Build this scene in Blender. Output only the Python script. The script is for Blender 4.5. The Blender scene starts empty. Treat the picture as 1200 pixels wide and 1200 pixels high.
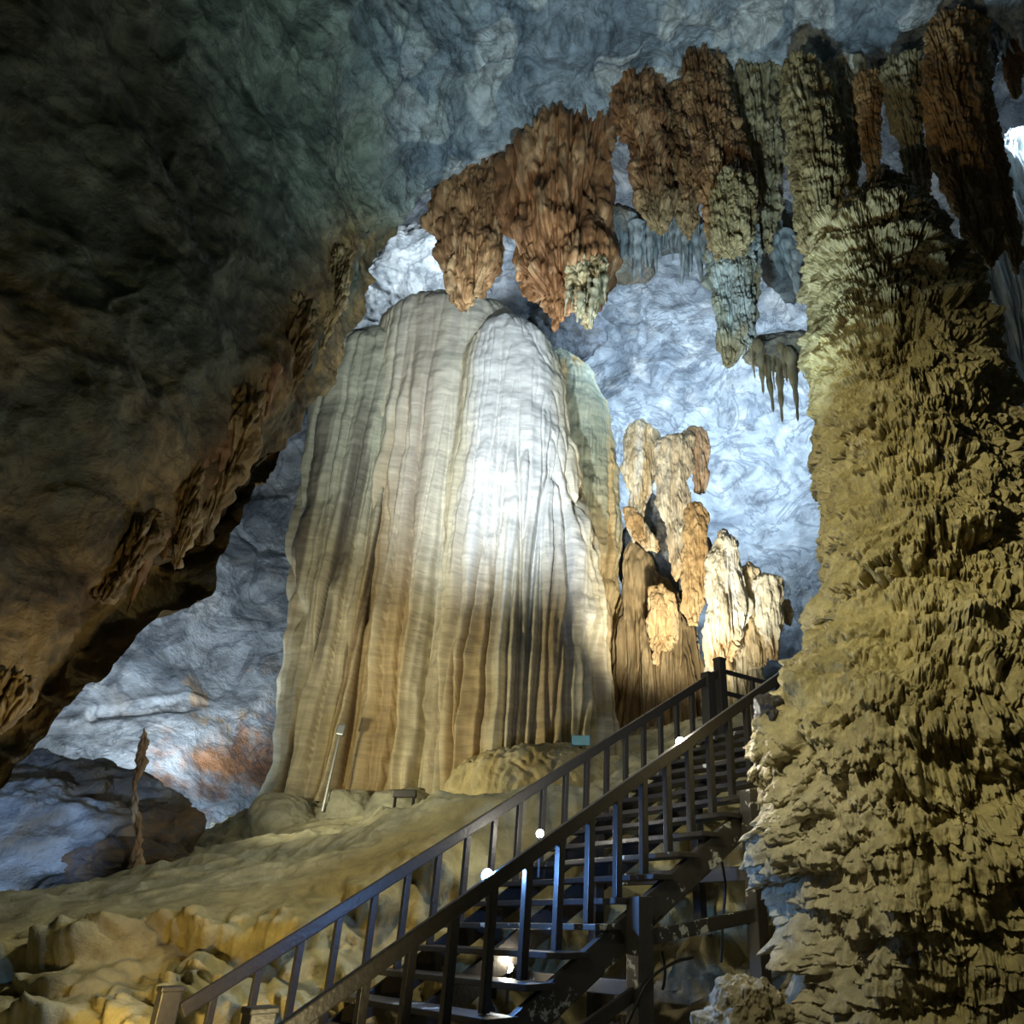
import bpy, bmesh, math, random
import numpy as np
from mathutils import Vector

# ------------------------------------------------------------------ camera
sc = bpy.context.scene
FPX, CX, CY, TH, EZ = 903.0, 740.0, 600.0, math.radians(27.7), 1.6
cT, sT = math.cos(TH), math.sin(TH)

def W(px, py, Y):
    """point of the place that is Y metres in front of the viewer in the direction of a picture point"""
    u = (px - CX) / FPX
    v = (CY - py) / FPX
    d = np.array([u, cT - v * sT, sT + v * cT])
    return d * (Y / d[1]) + np.array([0, 0, EZ])

cam_d = bpy.data.cameras.new('camera')
cam = bpy.data.objects.new('camera', cam_d)
sc.collection.objects.link(cam)
cam.location = (0, 0, EZ)
cam.rotation_euler = (math.pi / 2 + TH, 0, 0)
cam_d.sensor_width = 36
cam_d.lens = FPX / 1200 * 36
cam_d.shift_x = -(CX - 600) / 1200
cam_d.clip_end = 300
sc.camera = cam

# ------------------------------------------------------------------ world, exposure
wd = bpy.data.worlds.new('cave_dark')
sc.world = wd
wd.use_nodes = True
bg = wd.node_tree.nodes['Background']
bg.inputs[0].default_value = (0.42, 0.50, 0.42, 1)
bg.inputs[1].default_value = 0.018
sc.view_settings.view_transform = 'Standard'
sc.view_settings.look = 'None'
sc.view_settings.gamma = 1
sc.view_settings.use_curve_mapping = False
sc.view_settings.exposure = 0.0

# ------------------------------------------------------------------ floodlights of the cave
def spot(name, loc, aim, watts, col, size=90, blend=0.6, rad=0.15):
    d = bpy.data.lights.new(name, 'SPOT')
    d.energy = watts; d.color = col; d.spot_size = math.radians(size); d.spot_blend = blend
    d.shadow_soft_size = rad
    o = bpy.data.objects.new(name, d); sc.collection.objects.link(o)
    o.location = loc
    o.rotation_euler = (Vector(aim) - Vector(loc)).to_track_quat('-Z', 'Y').to_euler()
    return o
def point(name, loc, watts, col, rad=0.1):
    d = bpy.data.lights.new(name, 'POINT')
    d.energy = watts; d.color = col; d.shadow_soft_size = rad
    o = bpy.data.objects.new(name, d); sc.collection.objects.link(o); o.location = loc
    return o

COOL = (0.62, 0.80, 1.0); ICE = (0.82, 0.92, 1.0); WARM = (1.0, 0.80, 0.45); GREEN = (0.95, 0.93, 0.55)
# white flood rising on the great flowstone
spot('flood_flowstone', (-2.4, 6.6, 4.9), W(604, 470, 15.0), 6300, ICE, 58, 1.0)
spot('flood_flowstone_foot', (-6.2, 10.9, 3.4), W(600, 780, 15.5), 620, (1.0, 0.90, 0.58), 120, 1.0)
spot('flood_flowstone_side', W(250, 985, 11.4), W(480, 600, 16.5), 600, (1.0, 0.96, 0.78), 60, 1.0)
# blue-white floods on the far wall
spot('flood_far_wall', W(865, 330, 15.5), W(790, 500, 23), 6200, COOL, 140, 0.9)
spot('flood_far_wall_high', W(550, 270, 15.0), W(480, 290, 22), 1900, ICE, 130, 0.9)
spot('flood_left_wall', W(255, 885, 15.4), W(190, 700, 18.6), 900, ICE, 110, 1.0)
spot('flood_left_wall_low', W(212, 945, 15.4), W(215, 860, 18), 260, (0.6, 0.78, 1.0), 150, 1.0)
spot('flood_left_rock', W(-60, 1000, 9.5), W(60, 970, 14), 420, (0.45, 0.65, 1.0), 60, 1.0)
# warm white light on the small formations by the stairs' top
spot('flood_right_formations', W(790, 880, 12.8), W(800, 630, 16.6), 3300, (1.0, 0.94, 0.78), 68, 1.0)
# ceiling from behind the stalactites
spot('flood_ceiling', W(790, 600, 7.0), W(720, 40, 9.5), 2700, (0.58, 0.84, 1.0), 100, 1.0)
# the column from the visitors' side
spot('flood_column', (-1.9, 3.2, 7.4), (3.4, 8.6, 4.0), 1300, (1.0, 0.95, 0.64), 84, 1.0)
spot('flood_stalactites', (-3.8, 3.2, 0.9), W(820, 200, 10), 1750, (1.0, 0.87, 0.60), 46, 1.0)
# mound and the overhang
spot('flood_mound', (-2.0, 8.2, 5.4), W(250, 1090, 9.8), 260, (1.0, 0.93, 0.58), 120, 0.9)
spot('flood_overhang', (-1.0, 5.0, 0.6), W(120, 640, 6.5), 230, (1.0, 0.82, 0.42), 110, 1.0)
spot('stair_foot_light', (-3.5, 6.2, 0.95), (-3.72, 7.9, 0.95), 170, (1.0, 0.70, 0.22), 75, .8, .05)
point('flood_gap', W(1215, 130, 12.5), 300, COOL, .2)

# ------------------------------------------------------------------ numeric helpers
RNG = np.random.RandomState(11)
_perm = RNG.permutation(256); _perm = np.concatenate([_perm, _perm, _perm])
_g = RNG.normal(size=(256, 3)); _g /= np.linalg.norm(_g, axis=1)[:, None]
_rv = RNG.rand(256, 3)

def perlin(p):
    p = np.asarray(p, dtype=np.float64)
    i = np.floor(p).astype(np.int64); f = p - i; i &= 255
    u = f * f * f * (f * (f * 6 - 15) + 10)
    out = 0
    for dx in (0, 1):
        wx = u[..., 0] if dx else 1 - u[..., 0]
        for dy in (0, 1):
            wy = u[..., 1] if dy else 1 - u[..., 1]
            for dz in (0, 1):
                wz = u[..., 2] if dz else 1 - u[..., 2]
                h = _perm[_perm[_perm[(i[..., 0] + dx) & 255] + ((i[..., 1] + dy) & 255)] + ((i[..., 2] + dz) & 255)]
                g = _g[h]
                out = out + wx * wy * wz * (g[..., 0] * (f[..., 0] - dx) + g[..., 1] * (f[..., 1] - dy) + g[..., 2] * (f[..., 2] - dz))
    return out * 1.5

def fbm(p, octv=4, gain=0.5, lac=2.03):
    a, s, o = 1.0, 0.0, np.asarray(p, float)
    for k in range(octv):
        s = s + a * perlin(o + 17.3 * k); o = o * lac; a *= gain
    return s

def ridged(p, octv=4, gain=0.5, lac=2.1):
    a, s, o, n = 1.0, 0.0, np.asarray(p, float), 0
    for k in range(octv):
        s = s + a * (1 - np.abs(perlin(o + 9.7 * k)) * 2); n += a; o = o * lac; a *= gain
    return s / n

def voronoi(p):
    """F1, F2 and a random value of the nearest cell"""
    p = np.asarray(p, float)
    i = np.floor(p).astype(np.int64); f = p - i
    F1 = np.full(p.shape[:-1], 9.0); F2 = F1.copy(); ID = np.zeros(p.shape[:-1])
    for dx in (-1, 0, 1):
        for dy in (-1, 0, 1):
            for dz in (-1, 0, 1):
                h = _perm[_perm[_perm[(i[..., 0] + dx) & 255] + ((i[..., 1] + dy) & 255)] + ((i[..., 2] + dz) & 255)]
                r = _rv[h]
                d = np.sqrt((r[..., 0] + dx - f[..., 0]) ** 2 + (r[..., 1] + dy - f[..., 1]) ** 2 + (r[..., 2] + dz - f[..., 2]) ** 2)
                near = d < F1
                F2 = np.where(near, F1, np.minimum(F2, d))
                ID = np.where(near, r[..., 0], ID)
                F1 = np.where(near, d, F1)
    return F1, F2, ID

def sstep(a, b, x):
    t = np.clip((x - a) / (b - a), 0, 1); return t * t * (3 - 2 * t)

def mix(a, b, t):
    t = np.asarray(t)[..., None]
    return np.asarray(a) * (1 - t) + np.asarray(b) * t

def grid_normals(P, closed):
    if closed:
        du = np.roll(P, -1, 1) - np.roll(P, 1, 1)
    else:
        du = np.gradient(P, axis=1)
    dv = np.gradient(P, axis=0)
    n = np.cross(du, dv)
    l = np.linalg.norm(n, axis=2, keepdims=True); l[l < 1e-9] = 1
    return n / l

def link(name, me, mat=None, parent=None, loc=None):
    o = bpy.data.objects.new(name, me); sc.collection.objects.link(o)
    if mat is not None and not me.materials: me.materials.append(mat)
    if parent is not None: o.parent = parent
    if loc is not None: o.location = loc
    return o

def set_col(me, col):
    at = me.color_attributes.new('tone', 'FLOAT_COLOR', 'POINT')
    c = np.ones((len(me.vertices), 4), np.float32); c[:, :3] = np.clip(col.reshape(-1, 3), 0, 1)
    at.data.foreach_set('color', c.ravel())

def mesh_np(name, V, F, col=None, smooth=True):
    me = bpy.data.meshes.new(name)
    V = np.asarray(V, np.float32); F = np.asarray(F, np.int32)
    me.vertices.add(len(V)); me.vertices.foreach_set('co', V.ravel())
    n = F.shape[1]
    me.loops.add(F.size); me.loops.foreach_set('vertex_index', F.ravel())
    me.polygons.add(len(F)); me.polygons.foreach_set('loop_start', np.arange(0, F.size, n, dtype=np.int32))
    me.update(calc_edges=True)
    if smooth: me.polygons.foreach_set('use_smooth', np.ones(len(F), bool))
    if col is not None: set_col(me, col)
    return me

def grid_mesh(name, P, closed=False, col=None, flip=False):
    nv, nu = P.shape[:2]
    idx = np.arange(nv * nu).reshape(nv, nu)
    if closed:
        a = idx[:-1]; b = np.roll(idx, -1, 1)[:-1]; c = np.roll(idx, -1, 1)[1:]; d = idx[1:]
    else:
        a = idx[:-1, :-1]; b = idx[:-1, 1:]; c = idx[1:, 1:]; d = idx[1:, :-1]
    F = np.stack([a, b, c, d], -1).reshape(-1, 4)
    if flip: F = F[:, ::-1]
    return mesh_np(name, P.reshape(-1, 3), F, col)

def centre_origin(o):
    """put the object's origin at the foot of its mesh"""
    me = o.data
    v = np.empty(len(me.vertices) * 3, np.float32); me.vertices.foreach_get('co', v); v = v.reshape(-1, 3)
    c = (v.min(0) + v.max(0)) / 2; c[2] = v[:, 2].min()
    me.vertices.foreach_set('co', (v - c).ravel()); me.update()
    o.location = tuple(float(x) for x in c)

def tag(o, label=None, cat=None, group=None, kind=None):
    if label: o['label'] = label
    if cat: o['category'] = cat
    if group: o['group'] = group
    if kind: o['kind'] = kind
    return o

def catmull(n, N):
    """N x n matrix of a Catmull-Rom curve through n points"""
    B = np.zeros((N, n)); t = np.linspace(0, n - 1, N)
    for r, x in enumerate(t):
        i = min(int(x), n - 2); f = x - i
        w = (-.5 * f + f * f - .5 * f ** 3, 1 - 2.5 * f * f + 1.5 * f ** 3, .5 * f + 2 * f * f - 1.5 * f ** 3, -.5 * f * f + .5 * f ** 3)
        for k, ww in zip((i - 1, i, i + 1, i + 2), w):
            if k < 0: B[r, 0] += 2 * ww; B[r, 1] -= ww
            elif k > n - 1: B[r, n - 1] += 2 * ww; B[r, n - 2] -= ww
            else: B[r, k] += ww
    return B

def loft(ctrl, NV, NU):
    C = np.array(ctrl, float)
    Bv, Bu = catmull(C.shape[0], NV), catmull(C.shape[1], NU)
    return np.einsum('ij,jkc,lk->ilc', Bv, C, Bu)

# ------------------------------------------------------------------ drip lobes: overlapping tongues of flowstone
def drip_lobes(S, Z, n, w, L, A, seed, closed=False, teeth=0.2, zr=None, power=.8, wgt=None):
    """S, Z: metres across and along the fall (Z falls with the row index). returns the height of n overlapping drip tongues"""
    rs = np.random.RandomState(seed)
    nv, nu = S.shape
    H = np.zeros_like(S)
    zc = Z.mean(1)
    width = np.abs(S[:, -1] - S[:, 0])
    z_hi, z_lo = (zc.max(), zc.min()) if zr is None else zr
    dz = abs(zc[0] - zc[-1]) / (nv - 1)
    order = np.sort(rs.uniform(z_lo, z_hi, n))[::-1]
    for z0 in order:
        ww = rs.uniform(*w); ll = rs.uniform(*L) ; aa = rs.uniform(*A)
        r0 = int(np.argmin(np.abs(zc - z0))); r1 = min(nv, r0 + int(ll * 1.35 / dz) + 2)
        if r1 - r0 < 3: continue
        rm = min(nv - 1, (r0 + r1) // 2)
        wid = max(width[rm], 1e-3); per = wid / nu
        hc = int(ww / per) + 2
        j0 = rs.randint(0, nu)
        if closed:
            hc = min(hc, nu // 2 - 1)
            cols = np.arange(j0 - hc, j0 + hc + 1); js = cols % nu
        else:
            cols = np.arange(max(0, j0 - hc), min(nu, j0 + hc + 1)); js = cols
        a = ((cols - j0) * per / ww)[None, :]
        b = ((z0 - zc[r0:r1]) / ll)[:, None]
        ph = rs.uniform(0, 6.28, 3); fr = rs.uniform(4, 9)
        th = teeth * (np.abs(np.sin(a * fr + ph[0])) * .6 + .4 * np.abs(np.sin(a * fr * 1.9 + ph[1])))
        edge = 1.0 - .45 * a * a + th - teeth * .5
        bb = np.clip(b / np.maximum(edge, .05), 0, 1)
        cap = np.sqrt(np.clip(1 - a * a, 0, 1))
        prof = cap ** .9 * bb ** power * np.sqrt(np.clip((1 - bb) / .22, 0, 1))
        prof = prof * (1 + .16 * np.cos(a * fr * 1.5 + ph[2]) * sstep(.3, 1, bb))
        prof = np.where((b >= 0) & (b <= edge) & (np.abs(a) < 1), prof, 0)
        sub = H[r0:r1][:, js]
        H[r0:r1][:, js] if False else None
        new = np.maximum(sub, aa * prof)
        H[np.ix_(np.arange(r0, r1), js)] = new
    return H

# ------------------------------------------------------------------ materials
def nodes(mat):
    mat.use_nodes = True
    nt = mat.node_tree
    return nt, nt.nodes['Principled BSDF']

def rock_mat(name, bump=0.5, scale=6.0, stretch=(1, 1, 1), rough=0.7, var=0.45, veins=0.0, vein_col=(0.1, 0.11, 0.12), spec=0.4, bdist=0.05, fine=5.0):
    m = bpy.data.materials.new(name)
    nt, P = nodes(m); N = nt.nodes.new; L = nt.links.new
    tc = N('ShaderNodeTexCoord'); mp = N('ShaderNodeMapping'); mp.inputs['Scale'].default_value = stretch
    L(tc.outputs['Object'], mp.inputs['Vector'])
    at = N('ShaderNodeAttribute'); at.attribute_name = 'tone'
    n1 = N('ShaderNodeTexNoise'); n1.inputs['Scale'].default_value = scale; n1.inputs['Detail'].default_value = 9; n1.inputs['Roughness'].default_value = .65; n1.inputs['Distortion'].default_value = .4
    n2 = N('ShaderNodeTexNoise'); n2.inputs['Scale'].default_value = scale * fine; n2.inputs['Detail'].default_value = 6; n2.inputs['Roughness'].default_value = .7
    L(mp.outputs[0], n1.inputs['Vector']); L(mp.outputs[0], n2.inputs['Vector'])
    mr = N('ShaderNodeMapRange'); mr.inputs['From Min'].default_value = .3; mr.inputs['From Max'].default_value = .7
    mr.inputs['To Min'].default_value = 1 - var; mr.inputs['To Max'].default_value = 1 + var
    L(n1.outputs['Fac'], mr.inputs['Value'])
    mul = N('ShaderNodeVectorMath'); mul.operation = 'SCALE'
    L(at.outputs['Color'], mul.inputs[0]); L(mr.outputs[0], mul.inputs['Scale'])
    colout = mul.outputs[0]
    if veins > 0:
        wv = N('ShaderNodeTexNoise'); wv.inputs['Scale'].default_value = scale * .35; wv.inputs['Detail'].default_value = 8; wv.inputs['Roughness'].default_value = .6; wv.inputs['Distortion'].default_value = 1.6
        L(mp.outputs[0], wv.inputs['Vector'])
        sub = N('ShaderNodeMath'); sub.operation = 'SUBTRACT'; sub.inputs[1].default_value = .5; L(wv.outputs['Fac'], sub.inputs[0])
        ab = N('ShaderNodeMath'); ab.operation = 'ABSOLUTE'; L(sub.outputs[0], ab.inputs[0])
        m2 = N('ShaderNodeMapRange'); m2.inputs['From Min'].default_value = 0; m2.inputs['From Max'].default_value = .045
        m2.inputs['To Min'].default_value = veins; m2.inputs['To Max'].default_value = 0
        L(ab.outputs[0], m2.inputs['Value'])
        mx = N('ShaderNodeMix'); mx.data_type = 'RGBA'
        L(m2.outputs[0], mx.inputs[0]); L(colout, mx.inputs[6]); mx.inputs[7].default_value = (*vein_col, 1)
        colout = mx.outputs[2]
    L(colout, P.inputs['Base Color'])
    add = N('ShaderNodeMath'); add.operation = 'MULTIPLY_ADD'; add.inputs[1].default_value = .35
    L(n2.outputs['Fac'], add.inputs[0]); L(n1.outputs['Fac'], add.inputs[2])
    bp = N('ShaderNodeBump'); bp.inputs['Strength'].default_value = bump; bp.inputs['Distance'].default_value = bdist
    L(add.outputs[0], bp.inputs['Height']); L(bp.outputs[0], P.inputs['Normal'])
    P.inputs['Roughness'].default_value = rough
    P.inputs['Specular IOR Level'].default_value = spec
    return m

def plain_mat(name, col, rough=0.6, metal=0.0, var=0.3, scale=12, bump=0.15, stretch=(1, 1, 1), flecks=0, emit=None, emit_s=0):
    m = bpy.data.materials.new(name)
    nt, P = nodes(m); N = nt.nodes.new; L = nt.links.new
    tc = N('ShaderNodeTexCoord'); mp = N('ShaderNodeMapping'); mp.inputs['Scale'].default_value = stretch
    L(tc.outputs['Object'], mp.inputs['Vector'])
    n1 = N('ShaderNodeTexNoise'); n1.inputs['Scale'].default_value = scale; n1.inputs['Detail'].default_value = 7; L(mp.outputs[0], n1.inputs['Vector'])
    mx = N('ShaderNodeMix'); mx.data_type = 'RGBA'
    mx.inputs[6].default_value = (*[c * (1 - var) for c in col], 1); mx.inputs[7].default_value = (*[min(1, c * (1 + var)) for c in col], 1)
    L(n1.outputs['Fac'], mx.inputs[0]); out = mx.outputs[2]
    if flecks:
        n3 = N('ShaderNodeTexNoise'); n3.inputs['Scale'].default_value = scale * .45; n3.inputs['Detail'].default_value = 5; n3.inputs['Roughness'].default_value = .7
        L(tc.outputs['Object'], n3.inputs['Vector'])
        m2 = N('ShaderNodeMapRange'); m2.inputs['From Min'].default_value = flecks; m2.inputs['From Max'].default_value = flecks + .03; L(n3.outputs['Fac'], m2.inputs['Value'])
        mx2 = N('ShaderNodeMix'); mx2.data_type = 'RGBA'; L(m2.outputs[0], mx2.inputs[0]); L(out, mx2.inputs[6]); mx2.inputs[7].default_value = (.62, .64, .60, 1)
        out = mx2.outputs[2]
    L(out, P.inputs['Base Color'])
    bp = N('ShaderNodeBump'); bp.inputs['Strength'].default_value = bump; bp.inputs['Distance'].default_value = .01
    L(n1.outputs['Fac'], bp.inputs['Height']); L(bp.outputs[0], P.inputs['Normal'])
    P.inputs['Roughness'].default_value = rough; P.inputs['Metallic'].default_value = metal
    if emit: P.inputs['Emission Color'].default_value = (*emit, 1); P.inputs['Emission Strength'].default_value = emit_s
    return m

M_wall = rock_mat('pale_marble_rock', bump=.8, scale=1.5, rough=.72, var=.5, veins=.62, vein_col=(.10, .12, .15), bdist=.25, fine=6)
M_ceil = rock_mat('dark_limestone', bump=.9, scale=2.6, rough=.66, var=.55, veins=.45, vein_col=(.03, .035, .035), bdist=.13, fine=6)
M_ground = rock_mat('mound_calcite', bump=.7, scale=3.0, rough=.66, var=.34, bdist=.07)
M_flow = rock_mat('flowstone_calcite', bump=.32, scale=1.4, stretch=(1.1, 1.1, 7), rough=.55, var=.22, bdist=.07, fine=4)
M_drap = rock_mat('drapery_calcite', bump=.6, scale=5, stretch=(1, 1, .35), rough=.55, var=.4, bdist=.05)
M_col = rock_mat('wet_column_calcite', bump=.8, scale=7, rough=.30, var=.38, spec=.6, bdist=.05, fine=3.5)
M_wood = plain_mat('dark_wet_timber', (.032, .029, .028), rough=.42, var=.5, scale=9, bump=.4, stretch=(3, 3, 3))
M_worn = plain_mat('worn_painted_timber', (.05, .044, .038), rough=.5, var=.5, scale=8, bump=.4, flecks=.60)
M_black = plain_mat('black_metal', (.02, .02, .022), rough=.4, var=.3)
M_steel = plain_mat('grey_metal', (.34, .37, .39), rough=.35, metal=.7, var=.2)
M_blue = plain_mat('blue_metal', (.22, .55, .85), rough=.4, var=.15)  # even blue base colour of the floodlight housing
M_cable = plain_mat('black_rubber', (.015, .015, .016), rough=.5, var=.3)
M_lens_c = plain_mat('lit_lens_cool', (.9, .95, 1), emit=(.80, .90, 1.0), emit_s=60)
M_lens_w = plain_mat('lit_lens_warm', (1, .97, .9), emit=(1.0, .93, .78), emit_s=40)

# ------------------------------------------------------------------ the setting: cave walls, ceiling, ground
def build_far_wall():
    rows = [
        [(-700, 1350, 6), (-330, 1250, 10), (0, 1180, 13), (200, 1120, 16), (400, 1090, 19), (700, 1090, 20.5), (1000, 1090, 19), (1400, 1100, 13), (1900, 1150, 8)],
        [(-760, 1100, 6.5), (-330, 1000, 10.5), (0, 900, 15), (200, 850, 18), (400, 820, 21), (700, 820, 21.5), (1000, 820, 20.5), (1400, 850, 15), (2000, 900, 8)],
        [(-820, 800, 7), (-330, 600, 11.5), (0, 560, 17), (200, 560, 19.5), (400, 540, 22), (700, 540, 23.5), (1000, 540, 22), (1400, 560, 16), (2100, 600, 8)],
        [(-900, 300, 7), (-330, 300, 12), (0, 300, 18), (200, 290, 20), (400, 280, 22), (700, 280, 23.5), (1000, 270, 22), (1400, 260, 16), (2200, 200, 8)],
        [(-900, 0, 6), (-330, 0, 11), (0, 0, 15), (200, 0, 17), (400, 0, 18), (700, 0, 18.5), (1000, 0, 18), (1400, 0, 14), (2300, -100, 7)],
        [(-900, -350, 5), (-330, -420, 7), (0, -420, 9), (200, -430, 9.5), (400, -430, 10), (700, -430, 10), (1000, -430, 10), (1400, -420, 9), (2300, -400, 5)],
    ]
    P = loft([[W(*c) for c in r] for r in rows][::-1], 620, 1000)
    n = grid_normals(P, False)
    c0 = np.array([0, 8, 6.0])
    if ((c0 - P[300, 500]) * n[300, 500]).sum() < 0: n = -n
    w = fbm(P * .23, 3)
    q = P + 1.2 * np.stack([w, fbm(P * .2 + 40, 3), fbm(P * .2 + 80, 3)], -1)
    F1, F2, ID = voronoi(q * .22)
    G1, G2, IE = voronoi(q * np.array([.6, .6, .45]) + 31)
    H = 2.0 * (F1 - .5) + .8 * (ID - .5) * sstep(0, .2, F2 - F1) + .55 * (IE - .5) * sstep(0, .15, G2 - G1) + .5 * fbm(P * .4, 3) + .08 * (ridged(P * 1.2, 3) - .5)
    P = P + n * H[..., None] * .55
    t = fbm(P * .35 + 5, 5); t2 = fbm(P * 1.1 + 9, 4)
    col = mix((.50, .54, .57), (.30, .34, .38), sstep(-.1, .6, t))
    col = mix(col, (.66, .67, .66), sstep(.15, .6, t2) * .8)
    # rusty iron stain low on the left-hand wall
    r0 = W(268, 872, 17.5); d = np.sqrt((((P - r0) / np.array([1.5, 5, 1.5])) ** 2).sum(-1)) + .55 * fbm(P * 1.6, 4)
    col = mix(col, (.60, .26, .09), .9 * (1 - sstep(.35, 1.0, d)))
    r1 = W(250, 790, 17.5); d = np.sqrt((((P - r1) / np.array([2.4, 4, 2.4])) ** 2).sum(-1))
    col = mix(col, (.60, .45, .30), sstep(.25, .55, fbm(P * 1.3 + 3, 5)) * (1 - sstep(.5, 1, d)))
    o = link('wall_back', grid_mesh('wall_back', P, False, col), M_wall)
    tag(o, 'pale blue-grey far cave wall behind the flowstone', 'cave wall', kind='structure')

def build_ceiling():
    # columns along the rim of the overhang: rim point, then towards and above the viewer
    cols = [
        [(-230, 1120, 4.6), (-330, 850, 3.8), (-600, 500, 3.0), (-1000, 0, 2.2), (-1400, -600, 1.4)],
        [(-70, 905, 5.4), (-130, 700, 4.6), (-260, 400, 3.6), (-520, 0, 2.8), (-900, -600, 1.8)],
        [(55, 765, 6.2), (0, 600, 5.3), (-100, 350, 4.4), (-300, -100, 3.2), (-500, -700, 2.0)],
        [(190, 655, 7.2), (130, 480, 6.2), (40, 240, 5.2), (-100, -250, 3.6), (-200, -800, 2.2)],
        [(298, 480, 8.4), (255, 340, 7.2), (190, 110, 6.0), (90, -350, 4.0), (0, -900, 2.4)],
        [(402, 312, 10.0), (370, 190, 8.6), (330, 20, 7.2), (300, -420, 4.6), (260, -900, 2.6)],
        [(465, 250, 11.4), (445, 160, 9.6), (430, 0, 7.8), (430, -440, 5.0), (430, -900, 2.8)],
        [(560, 212, 12.2), (560, 110, 10.2), (560, -30, 8.4), (580, -450, 5.2), (600, -900, 2.8)],
        [(700, 160, 12.2), (700, 80, 10.6), (720, -50, 8.6), (740, -450, 5.2), (760, -900, 2.8)],
        [(850, 95, 11.6), (860, 50, 10.4), (880, -60, 8.6), (900, -450, 5.2), (920, -900, 2.8)],
        [(1000, 92, 10.6), (1010, 40, 9.8), (1030, -70, 8.2), (1060, -450, 5.0), (1080, -900, 2.8)],
        [(1150, 50, 10.2), (1160, 10, 9.4), (1190, -90, 7.8), (1240, -450, 4.8), (1300, -900, 2.8)],
        [(1400, 10, 9.0), (1420, -40, 8.2), (1460, -150, 7.0), (1550, -480, 4.2), (1700, -900, 2.4)],
        [(1900, -60, 6.5), (1950, -120, 6.0), (2050, -250, 5.0), (2300, -600, 3.0), (2600, -1000, 1.8)],
    ]
    ctrl = []
    for c in cols:
        pts = [W(*p) for p in c]
        e = pts[0]; sl = max(.3, (e[2] - EZ) / e[1])
        b1 = e + np.array([-.2, 1.6, 1.6 * sl + 1.2]); b2 = e + np.array([-.3, 3.6, 3.6 * sl + 3.4])
        ctrl.append([b2, b1] + pts)
    P = loft(ctrl, 1000, 560)        # rows: along the rim, columns: over it
    n = grid_normals(P, False)
    ref = np.array([0, 4, 1.6])
    if ((ref - P[400, 300]) * n[400, 300]).sum() < 0: n = -n
    w = np.stack([fbm(P * .3, 3), fbm(P * .3 + 40, 3), fbm(P * .3 + 80, 3)], -1)
    F1, F2, ID = voronoi((P + 1.3 * w) * np.array([.5, .5, .4]))
    G1, G2, IE = voronoi((P + .9 * w) * 1.1 + 20)
    H = 1.0 * (F1 - .5) + .5 * (ID - .5) * sstep(0, .2, F2 - F1) + .28 * (IE - .5) * sstep(0, .15, G2 - G1) + .40 * fbm(P * .7, 5) + .14 * (ridged(P * 2.2, 4) - .5)
    # dripping lip on the hanging left rim
    v = np.linspace(0, 1, P.shape[0])[:, None]; u = np.linspace(0, 6, P.shape[1])[None, :]
    lip = np.exp(-((u - 2.15) / .35) ** 2) * sstep(.05, .12, v) * (1 - sstep(.38, .46, v))
    H = H + lip * (.45 * ridged(P * np.array([1.3, 1.3, .5]), 4) - .2)
    P = P + n * (H * (.42 + .2 * sstep(.35, .5, v)))[..., None]
    t = fbm(P * .55 + 5, 5); t2 = fbm(P * 1.6 + 9, 4)
    col = mix((.18, .215, .155), (.085, .105, .07), sstep(-.2, .5, t))
    col = mix(col, (.30, .34, .26), sstep(.2, .6, t2) * .55)
    pale = (IE > .62) * sstep(.03, .10, G2 - G1)
    # the blue-grey clean limestone of the roof, ochre clay film on the low left wall
    roof = sstep(.40, .58, v + 0 * u + .06 * t)
    col = mix(col, mix(mix((.38, .45, .50), (.22, .28, .33), sstep(-.2, .5, t)), (.68, .72, .70), pale * .75), roof)
    clay = (1 - sstep(.20, .36, v + .10 * t + .055 * (u - 2))) * 1.0
    col = mix(col, mix((.25, .155, .045), (.12, .085, .03), sstep(-.3, .4, t2)), clay * .85)
    col = mix(col, mix((.38, .25, .09), (.20, .12, .045), sstep(-.3, .4, t2)), np.clip(lip * 1.2, 0, 1))
    o = link('ceiling', grid_mesh('ceiling', P, False, col), M_ceil)
    tag(o, 'dark rock ceiling and hanging left wall of the cave', 'cave ceiling', kind='structure')

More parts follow.
